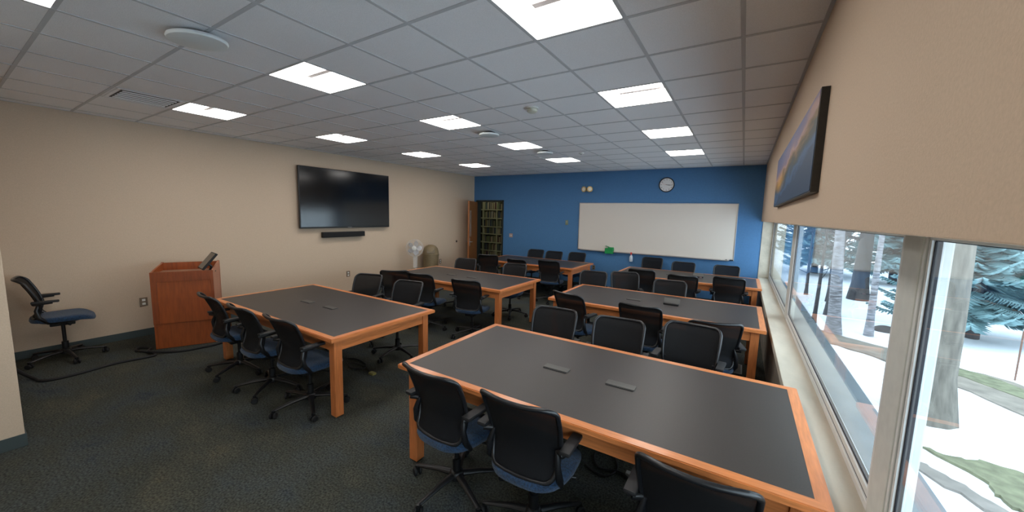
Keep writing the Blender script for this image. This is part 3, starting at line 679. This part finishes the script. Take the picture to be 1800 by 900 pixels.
disc('oval black topped device on the ceiling nearer the blue wall', -1.86, 3.77, .13, 1.1, .5)
sd = thing('smoke_detector', 'round white smoke detector on the ceiling', 'smoke detector', (-.77, 1.33, H))
bm = B(); lathe(bm, [(.065, 0), (.065, -.012), (.058, -.014)], n=28); obj('base_plate', bm, M_white, sd, 40)
bm = B(); lathe(bm, [(.05, -.012), (.056, -.02), (.054, -.042), (.04, -.052), (0, -.054)], n=28); obj('sensor_housing', bm, mat('detector_ivory', (206, 206, 190), .5), sd, 40)
s2 = thing('occupancy_sensor', 'tiny flat white sensor on the ceiling near the blue wall', 'sensor', (-1.37, 4.26, H))
bm = B(); lathe(bm, [(.05, 0), (.05, -.01), (.03, -.022), (0, -.024)], n=24); obj('sensor_body', bm, M_white, s2, 40)
bm = B(); lathe(bm, [(.016, -.022), (.012, -.03), (0, -.032)], n=12); obj('sensor_lens', bm, M_grey, s2, 40)
def vent(label, x0, x1, y0, y1):
    t_ = thing('air_vent', label, 'air vent', ((x0+x1)/2, (y0+y1)/2, H)); a, b = (x1-x0)/2, (y1-y0)/2
    bm = B()
    for q in ((-a, a, -b, -b+.03), (-a, a, b-.03, b), (-a, -a+.03, -b+.03, b-.03), (a-.03, a, -b+.03, b-.03)): box(bm, *q, -.008, -.004, .001)
    obj('frame', bm, M_tile, t_)
    bm = B(); box(bm, -a+.03, a-.03, -b+.03, b-.03, -.0045, -.004); obj('backing', bm, mat('duct_dark', (70, 68, 66), .8), t_)
    k = max(3, int((2*a-.1)/.075))
    for i in range(k):
        x = -a+.05+(2*a-.1)*(i+.5)/k
        bm = B(); box(bm, x-.020, x+.020, -b+.05, b-.05, -.012, -.005, .002); obj('slat', bm, M_tile, t_)
vent('slotted air vent in the ceiling beside a light, over the lectern', -4.62, -4.09+.02, -1.13, -.61)
vent('small dark air vent in the ceiling in front of the blue wall', -4.06, -3.78, 4.72, 5.22)

# ------------------------------------------------------------------ fan and waste bin
fn = thing('pedestal_fan', 'white pedestal fan standing by the beige wall behind the table', 'fan', (-5.62, 4.20, 0), math.radians(35))
M_fan = mat('fan_white', (214, 208, 200), .4)
bm = B(); lathe(bm, [(.2, 0), (.2, .015), (.14, .035), (.04, .05), (0, .052)], n=32); obj('base', bm, M_fan, fn, 40)
bm = B(); lathe(bm, [(.02, .05), (.02, .5), (.032, .505), (.032, .56), (.016, .565), (.016, .9), (0, .9)], n=16); obj('pole', bm, M_fan, fn, 40)
bm = B(); box(bm, -.045, .045, -.05, .045, .5, .78, .015); obj('control_box', bm, M_fan, fn)
bm = B(); lathe(bm, [(0, -.11), (.05, -.10), (.075, -.05), (.075, .0), (.05, .02)], n=24, M=Matrix.Translation((0, 0, 1.0)) @ Mw); box(bm, -.03, .03, -.02, .06, .86, .96, .008); obj('motor_housing', bm, M_fan, fn, 40)
bm = B()
for ring_y, R_ in ((-.12, .20), (-.07, .215), (-.02, .20), (-.125, .13), (-.015, .13)):
    tube(bm, [(R_*math.cos(2*PI*k/32), ring_y, 1.0+R_*math.sin(2*PI*k/32)) for k in range(32)], .003, 5, closed=True)
for k in range(36):
    a = 2*PI*k/36; c, s_ = math.cos(a), math.sin(a)
    tube(bm, [(.05*c, -.13, 1+.05*s_), (.15*c, -.125, 1+.15*s_), (.208*c, -.095, 1+.208*s_), (.215*c, -.07, 1+.215*s_), (.208*c, -.04, 1+.208*s_), (.15*c, -.015, 1+.15*s_), (.06*c, -.01, 1+.06*s_)], .0016, 4)
cg = obj('cage', bm, M_fan, fn)
bm = B(); lathe(bm, [(.055, .125), (.058, .135), (.04, .142), (0, .144)], n=24, M=Matrix.Translation((0, 0, 1.0)) @ Mw); obj('badge_cap', bm, M_white, cg, 40)
for k in range(5):
    bm = B(); n = 8; pr_ = []; a0 = 2*PI*k/5
    pts = []
    for i in range(n+1):
        r = .03+.15*i/n; sp_ = .55*math.sin(PI*(.15+.75*i/n))
        row = [bm.verts.new((r*math.cos(a0+q*sp_), -.07+.03*q, 1+r*math.sin(a0+q*sp_))) for q in (-1, -.33, .33, 1)]
        pts.append(row)
    for i in range(n):
        for j in range(3): bm.faces.new((pts[i][j], pts[i][j+1], pts[i+1][j+1], pts[i+1][j]))
    g = bmesh.ops.extrude_face_region(bm, geom=bm.faces[:]); bmesh.ops.translate(bm, vec=(0, .003, 0), verts=[v for v in g['geom'] if isinstance(v, bmesh.types.BMVert)])
    obj('blade', bm, mat('fan_blade', (196, 196, 200), .3), fn, 50)
bn = thing('waste_bin', 'tan waste bin with domed lid beside the pedestal fan', 'waste bin', (-5.71, 4.83, 0))
bm = B(); lathe(bm, [(0, 0), (.17, 0), (.178, .02), (.205, .70), (.205, .76), (0, .76)], n=36); obj('body', bm, M_tan, bn, 40)
bm = B(); lathe(bm, [(.214, .75), (.216, .79), (.208, .80), (.203, .86), (.18, .94), (.13, 1.0), (.06, 1.03), (0, 1.035)], n=36); ld = obj('dome_lid', bm, M_tan, bn, 40)
bm = B(); box(bm, -.10, .10, -.008, .0, -.07, .07, .004, Matrix.Translation((.125, -.128, .885)) @ Matrix.Rotation(math.radians(44), 4, 'Z') @ Matrix.Rotation(math.radians(-32), 4, 'X')); obj('flap', bm, mat('bin_flap', (108, 94, 72), .5), ld)

# ------------------------------------------------------------------ cords
def cord(name, label, pts, r, m=M_blkd, plug=None):
    P = [Vector(p) for p in pts]; out = []
    for i in range(len(P)-1):
        p0, p1, p2, p3 = P[max(i-1, 0)], P[i], P[i+1], P[min(i+2, len(P)-1)]
        for k in range(6):
            t_ = k/6; out.append(.5*((2*p1)+(p2-p0)*t_+(2*p0-5*p1+4*p2-p3)*t_*t_+(3*p1-p0-3*p2+p3)*t_**3))
    out.append(P[-1]); bm = B(); tube(bm, out, r, 8); o = obj(name, bm, m, None, 60); tag(o, label, 'cable')
    return o
c1 = cord('power_cord', 'thick black cord running over the carpet from the wall block to the lectern',
     [(-5.35, -1.90, .20), (-5.22, -1.86, .10), (-5.03, -1.76, .014), (-4.89, -1.71, .013), (-4.86, -1.52, .013), (-4.93, -1.19, .013), (-4.90, -.98, .013), (-4.90, -.84, .013), (-5.10, -.86, .014), (-5.28, -.93, .013), (-5.36, -.87, .013), (-5.24, -.80, .013), (-5.02, -.86, .035), (-4.82, -.62, .013), (-4.76, -.40, .013), (-4.76, -.20, .013), (-4.9, .1, .013), (-5.3, .35, .013), (-5.9, .4, .013)], .016)
bm = B(); box(bm, -5.40, -5.28, -1.93, -1.87, .16, .24, .012); obj('plug', bm, mat('plug_blue', (34, 36, 60), .5), c1)
c2 = cord('floor_cable', 'tangled black cable looping on the carpet under the nearest table', [(.30, .22, .70), (.30, .22, .3), (.32, .35, .012), (.42, .26, .010), (.55, .24, .010), (.60, .38, .010), (.50, .52, .012), (.40, .44, .012), (.48, .30, .012), (.62, .34, .012), (.72, .30, .010), (.90, .22, .010), (1.25, .25, .010), (1.55, .35, .010)], .007)
bm = B(); box(bm, .67, .72, .33, .37, 0, .03, .004); obj('connector', bm, M_grey, c2)
c3 = cord('floor_cable', 'tangled black cable on the carpet under the lectern table', [(-3.0, .16, .70), (-3.0, .2, .3), (-2.98, .40, .012), (-2.80, .53, .010), (-2.55, .50, .010), (-2.46, .40, .012), (-2.60, .33, .012), (-2.72, .42, .012), (-2.50, .45, .012), (-2.28, .38, .012)], .007)
bm = B(); box(bm, -2.30, -2.22, .35, .40, 0, .025, .004); obj('connector', bm, mat('yellow_tag', (128, 122, 66), .5), c3)
fv = thing('floor_grille', 'pale rectangular grille set in the carpet beside the window table leg', 'grille', (1.33, 3.12, 0))
bm = B(); 
for q in ((-.06, .06, -.17, -.155), (-.06, .06, .155, .17), (-.06, -.045, -.155, .155), (.045, .06, -.155, .155)): box(bm, *q, 0, .006, .001)
obj('frame', bm, M_grey, fv)
bm = B(); box(bm, -.045, .045, -.155, .155, 0, .003); 
for k in range(14): box(bm, -.045, .045, -.145+k*.022, -.137+k*.022, .003, .005)
obj('slats', bm, mat('grille_grey', (110, 108, 104), .6), fv)

# ------------------------------------------------------------------ outdoors
GZ = -4.0
bm = B(); n = 40
gx0, gx1, gy0, gy1 = 2.3, 130., -40., 150.
vv = [[bm.verts.new((gx0+(gx1-gx0)*(i/n)**1.6, gy0+(gy1-gy0)*j/n, GZ + (.05*noise.noise(Vector((i*.7, j*.7, 0))) if i > 1 else 0))) for i in range(n+1)] for j in range(n+1)]
for j in range(n):
    for i in range(n): bm.faces.new((vv[j][i], vv[j][i+1], vv[j+1][i+1], vv[j+1][i]))
struct('ground_snow', bm, M_snow, None, 60)
bm = B(); box(bm, XG+.02, XG+.3, YREAR-3, YB+12, GZ, SILL-.12); struct('wall_outside_lower', bm, M_conc)
def patch(name, pts, z, m, label, cat, kind):
    bm = B(); rr = random.Random(len(pts)*7+3); P = []
    for i in range(len(pts)):
        a, b = Vector(pts[i]), Vector(pts[(i+1) % len(pts)])
        for k in range(4):
            q = a.lerp(b, k/4); P.append((q.x+rr.uniform(-.06, .06), q.y+rr.uniform(-.1, .1)))
    prism(bm, P, GZ-.05, GZ+z); o = obj(name, bm, m)
    o['kind'] = kind
    if kind != 'structure': tag(o, label, cat, kind=kind)
M_mud = mat('wet_gravel', (128, 120, 110), .8, noise_s=2, noise_amt=.25, bump=.5, bump_s=12)
M_path = mat('wet_path', (124, 118, 112), .6, noise_s=3, noise_amt=.2)
M_grass = mat('winter_grass', (112, 114, 90), .95, noise_s=4, noise_amt=.3, bump=.6, bump_s=30)
patch('road', [(3.2, 22.2), (4.7, 21.0), (6.3, 19.9), (7.5, 18.6), (8.5, 16.9), (9.4, 14.9), (11., 11.), (13., 11.5), (11.6, 16.0), (10.4, 19.2), (9.2, 20.0), (8.2, 21.2), (6.8, 21.9), (5.6, 23.0), (3.4, 24.2)], .06, M_mud, '', '', 'structure')
patch('path', [(3.6, 12.6), (5.2, 10.7), (5.6, 10.2), (6.05, 9.75), (6.5, 9.0), (7.2, 7.6), (6.9, 7.4), (6.2, 8.7), (5.75, 9.35), (5.2, 10.05), (3.4, 12.0)], .06, M_path, '', '', 'structure')
patch('grass_patch', [(5.75, 11.3), (6.2, 11.05), (6.8, 11.35), (7.4, 11.3), (8.2, 10.4), (7.7, 9.0), (7.0, 8.5), (6.6, 9.2), (6.45, 9.7), (6.5, 10.2), (6.1, 10.8)], .065, M_grass, 'olive patch of bare grass showing through the snow', 'grass', 'stuff')
patch('grass_strip', [(8.2, 19.6), (9.0, 18.6), (9.9, 17.0), (10.6, 17.6), (10.0, 19.0), (8.9, 20.2)], .075, M_grass, 'thin strip of thawed grass along the gravel road', 'grass', 'stuff')
# hydrant
hy = thing('fire_hydrant', 'small red fire hydrant standing in the snow', 'fire hydrant', (4.93, 12.88, GZ))
M_red = mat('hydrant_red', (160, 26, 30), .5)
bm = B(); lathe(bm, [(.10, 0), (.10, .03), (.07, .035), (.07, .34), (.085, .345), (.085, .365)], n=20); obj('barrel', bm, M_red, hy, 40)
bm = B(); lathe(bm, [(.085, .365), (.08, .39), (.055, .44), (.02, .46), (.02, .49), (0, .49)], n=20); obj('bonnet', bm, M_red, hy, 40)
for a in (0, PI):
    bm = B(); lathe(bm, [(.04, .06), (.04, .11), (.048, .11), (.048, .13), (0, .135)], n=14, M=Matrix.Translation((0, 0, .27)) @ Matrix.Rotation(a, 4, 'Z') @ Matrix.Rotation(PI/2, 4, 'Y')); obj('side_outlet', bm, M_red, hy, 40)
# trees
def bark(name, c, c2, s=3, st=(1, 1, .3)):
    m = mat(name, c, .9, noise_s=s, noise_amt=.0, bump=.8, bump_s=10, stretch=st)
    for nd in m.node_tree.nodes:
        if nd.type == 'VALTORGB': nd.color_ramp.elements[0].color = (*lin(c2), 1); nd.color_ramp.elements[1].color = (*lin(c), 1)
    return m
M_birch = bark('birch_bark', (172, 172, 178), (84, 82, 84), 3, (1, 1, 5))
M_oak = bark('grey_bark', (78, 76, 78), (54, 52, 54), 5)
M_big = bark('pale_bark', (124, 118, 108), (90, 85, 78), 3, (2, 2, .5))
M_twig = mat('twig_brown', (52, 52, 58), .9)
def bare_tree(name, label, x, y, r, ht, m, seed, lean=(0, 0), fork=.35, grp=None, br=1.0, tap=.8):
    t_ = thing(name, label, 'tree', (x, y, GZ), 0, grp); R_ = random.Random(seed)
    bm = B(); pts = []; rs = []
    for i in range(13):
        k = i/12; pts.append((lean[0]*k*ht+.06*math.sin(k*5+seed)*k*r*6, lean[1]*k*ht+.05*math.sin(k*4+seed*2)*r*6*k, k*ht)); rs.append(r*(1.0-tap*k)*(1+.30*max(0, 1-k*14)))
    tube(bm, pts, rs, 12, cap=True); obj('trunk', bm, m, t_, 60)
    bm = B()
    def grow(p, d, ln, rr, depth):
        q = Vector(p); P = [q.copy()]; dd_ = d.copy()
        for s in range(5):
            dd_ = (dd_ + Vector((R_.uniform(-.22, .22), R_.uniform(-.22, .22), R_.uniform(-.12, .22)))).normalized()
            q = q + dd_*ln/5; P.append(q.copy())
        tube(bm, P, [rr*(1-.7*i/5) for i in range(6)], 5 if depth < 2 else 4)
        if depth < 3:
            for s in range(3 if depth < 2 else 2):
                i = R_.randint(1, 5); e = (dd_ + Vector((R_.uniform(-1, 1), R_.uniform(-1, 1), R_.uniform(-.3, .7)))*.9).normalized()
                grow(P[i], e, ln*R_.uniform(.4, .65), rr*.5, depth+1)
    nb = int(14*br)
    for b in range(nb):
        k = fork + (1-fork)*b/nb; i = min(11, int(k*12)); f = k*12-i
        p = Vector(pts[i]).lerp(Vector(pts[i+1]), f); a = R_.uniform(0, 2*PI)
        grow(p, Vector((math.cos(a), math.sin(a), R_.uniform(.05, .6))).normalized(), ht*R_.uniform(.18, .34)*(1.15-k*.6), r*.28*(1.2-k), 0)
    obj('branches', bm, M_twig, t_)
    return t_
bare_tree('birch_tree', 'birch with thick banded white trunk on the snow', 5.75, 23.0, .30, 13, M_birch, 3, (-.03, .0), .33)
bare_tree('sapling', 'thin crooked sapling just beside the thick birch', 5.2, 25.0, .11, 8, M_oak, 8, (.03, .02), .3, br=.6)
bare_tree('bare_tree', 'brown trunked bare tree standing directly behind the thick birch', 6.45, 27.9, .33, 13, M_oak, 5, (0, 0), .35)
bare_tree('bare_tree', 'bare tree with dark trunk farther behind the birches', 7.2, 33.0, .28, 12, M_oak, 6, (-.02, 0), .3)
bare_tree('sapling', 'small forked sapling far off beside the window frame', 6.0, 35.3, .12, 7, M_oak, 9, (.0, .0), .25, br=.7)
bare_tree('birch_tree', 'slim birch standing alone in front of the stout old tree', 7.30, 23.7, .17, 12, M_birch, 4, (0, 0), .45, br=.8)
bare_tree('old_tree', 'stout dark trunked old tree beyond the slim birch', 9.2, 35.6, .55, 16, M_oak, 12, (0, 0), .28, br=1.3)
bare_tree('big_tree', 'massive pale barked trunk close to the building', 6.35, 13.8, .66, 17, M_big, 15, (.012, .0), .62, tap=.25)
# evergreens
M_needle = mat('hazy_spruce_needles', (118, 150, 154), .8, noise_s=1.5, noise_amt=.3)  # lightened to blue-grey, distance haze mixed into the needle colour
def spruce_proto():
    t_ = thing('spruce_tree', 'x', 'tree', (0, 0, GZ), 0, None); R_ = random.Random(5)
    ht = 13.; bm = B(); tube(bm, [(0, 0, 0), (0, 0, 3), (0, 0, 8), (0, 0, ht)], [.30, .25, .14, .02], 10); obj('trunk', bm, M_oak, t_, 60)
    bm = B(); bt = B(); z = 1.6
    while z < ht-.2:
        L_ = (1-(z/ht))**.8*4.2+.25
        for k in range(9):
            a = R_.uniform(0, 2*PI); c, s_ = math.cos(a), math.sin(a); l = L_*R_.uniform(.75, 1.1); P = []
            for i in range(7):
                f = i/6; P.append(Vector((c*l*f, s_*l*f, z - .22*l*math.sin(f*2.2)+.12*l*f*f)))
            tube(bt, P, [.035*(1-.8*i/6)*(.4+L_/4) for i in range(7)], 4)
            side = Vector((-s_, c, 0))
            nn = int(10+l*11)
            for i in range(nn):
                f = .12+.88*i/nn; j = min(5, int(f*6)); p = P[j].lerp(P[j+1], f*6-j)
                sg = 1 if i % 2 else -1; ll = (.55*(1-f)+.22)*R_.uniform(.7, 1.2)*min(1, .4+l/3)
                tip = p + side*sg*ll + Vector((c, s_, 0))*ll*.6 + Vector((0, 0, -ll*R_.uniform(.05, .5)))
                wdt = Vector((c, s_, 0))*.07; up_ = Vector((0, 0, .05))
                v = [bm.verts.new(p-wdt), bm.verts.new(p+wdt), bm.verts.new(tip), bm.verts.new(p+up_), bm.verts.new((p+tip)/2+Vector((0, 0, -.09)))]
                bm.faces.new((v[0], v[2], v[3])); bm.faces.new((v[1], v[3], v[2])); bm.faces.new((v[0], v[4], v[2])); bm.faces.new((v[1], v[2], v[4]))
        z += .30+.10*(z/ht)
    obj('foliage', bm, M_needle, t_); obj('branches', bt, M_twig, t_)
    return t_
sp0 = spruce_proto()
SPR = [(11.9, 26.6, .95, 'blue green spruce nearest the gravel road beyond the lawn'), (19.6, 28.0, 1.0, 'blue green spruce at the window side end of the near clump'), (16.0, 35.4, 1.05, 'blue green spruce standing in the gap behind the two near ones'),
 (26.5, 36.5, 1.1, 'spruce far beyond the road to the side'), (14.0, 47.5, 1.1, 'spruce in the middle distance beyond the stout old tree'), (24.5, 48, 1.15, 'spruce in the middle distance behind the near clump'),
 (8.6, 52, 1.2, 'distant spruce at the end of the lawn behind the birches'), (19.2, 60, 1.25, 'distant spruce in the back row of the park'), (31, 61, 1.3, 'distant spruce at the window side end of the back row'), (37, 47, 1.3, 'farthest spruce along the road')]
cps = [copy_tree(sp0) for _ in SPR[1:]]
for o, (x, y, s, l) in zip([sp0]+cps, SPR):
    o.location = (x, y, GZ); o.scale = (s, s, s); o.rotation_euler = (0, 0, x*1.7+y); o['label'] = l; o['group'] = 'spruces beyond the snowy lawn'
rk = thing('boulder', 'low grey boulder poking out of the snow', 'rock', (8.4, 25.4, GZ))
bm = B(); bmesh.ops.create_icosphere(bm, subdivisions=3, radius=.5)
for v in bm.verts: v.co = Vector((v.co.x*1.3, v.co.y*.9, v.co.z*.6))*(1+.25*noise.noise(v.co*2))
obj('rock_body', bm, mat('boulder_grey', (76, 72, 70), .9, noise_s=3, noise_amt=.2), rk, 40)
po = thing('marker_post', 'thin brown marker post standing in the snow beyond the road', 'post', (10.6, 19.6, GZ))
bm = B(); tube(bm, [(0, 0, 0), (0, 0, 2.0)], .028, 8); obj('shaft', bm, mat('post_brown', (120, 92, 80), .8), po)
bm = B(); lathe(bm, [(.034, 1.96), (.034, 2.04), (0, 2.06)], n=10); obj('cap', bm, M_grey, po)
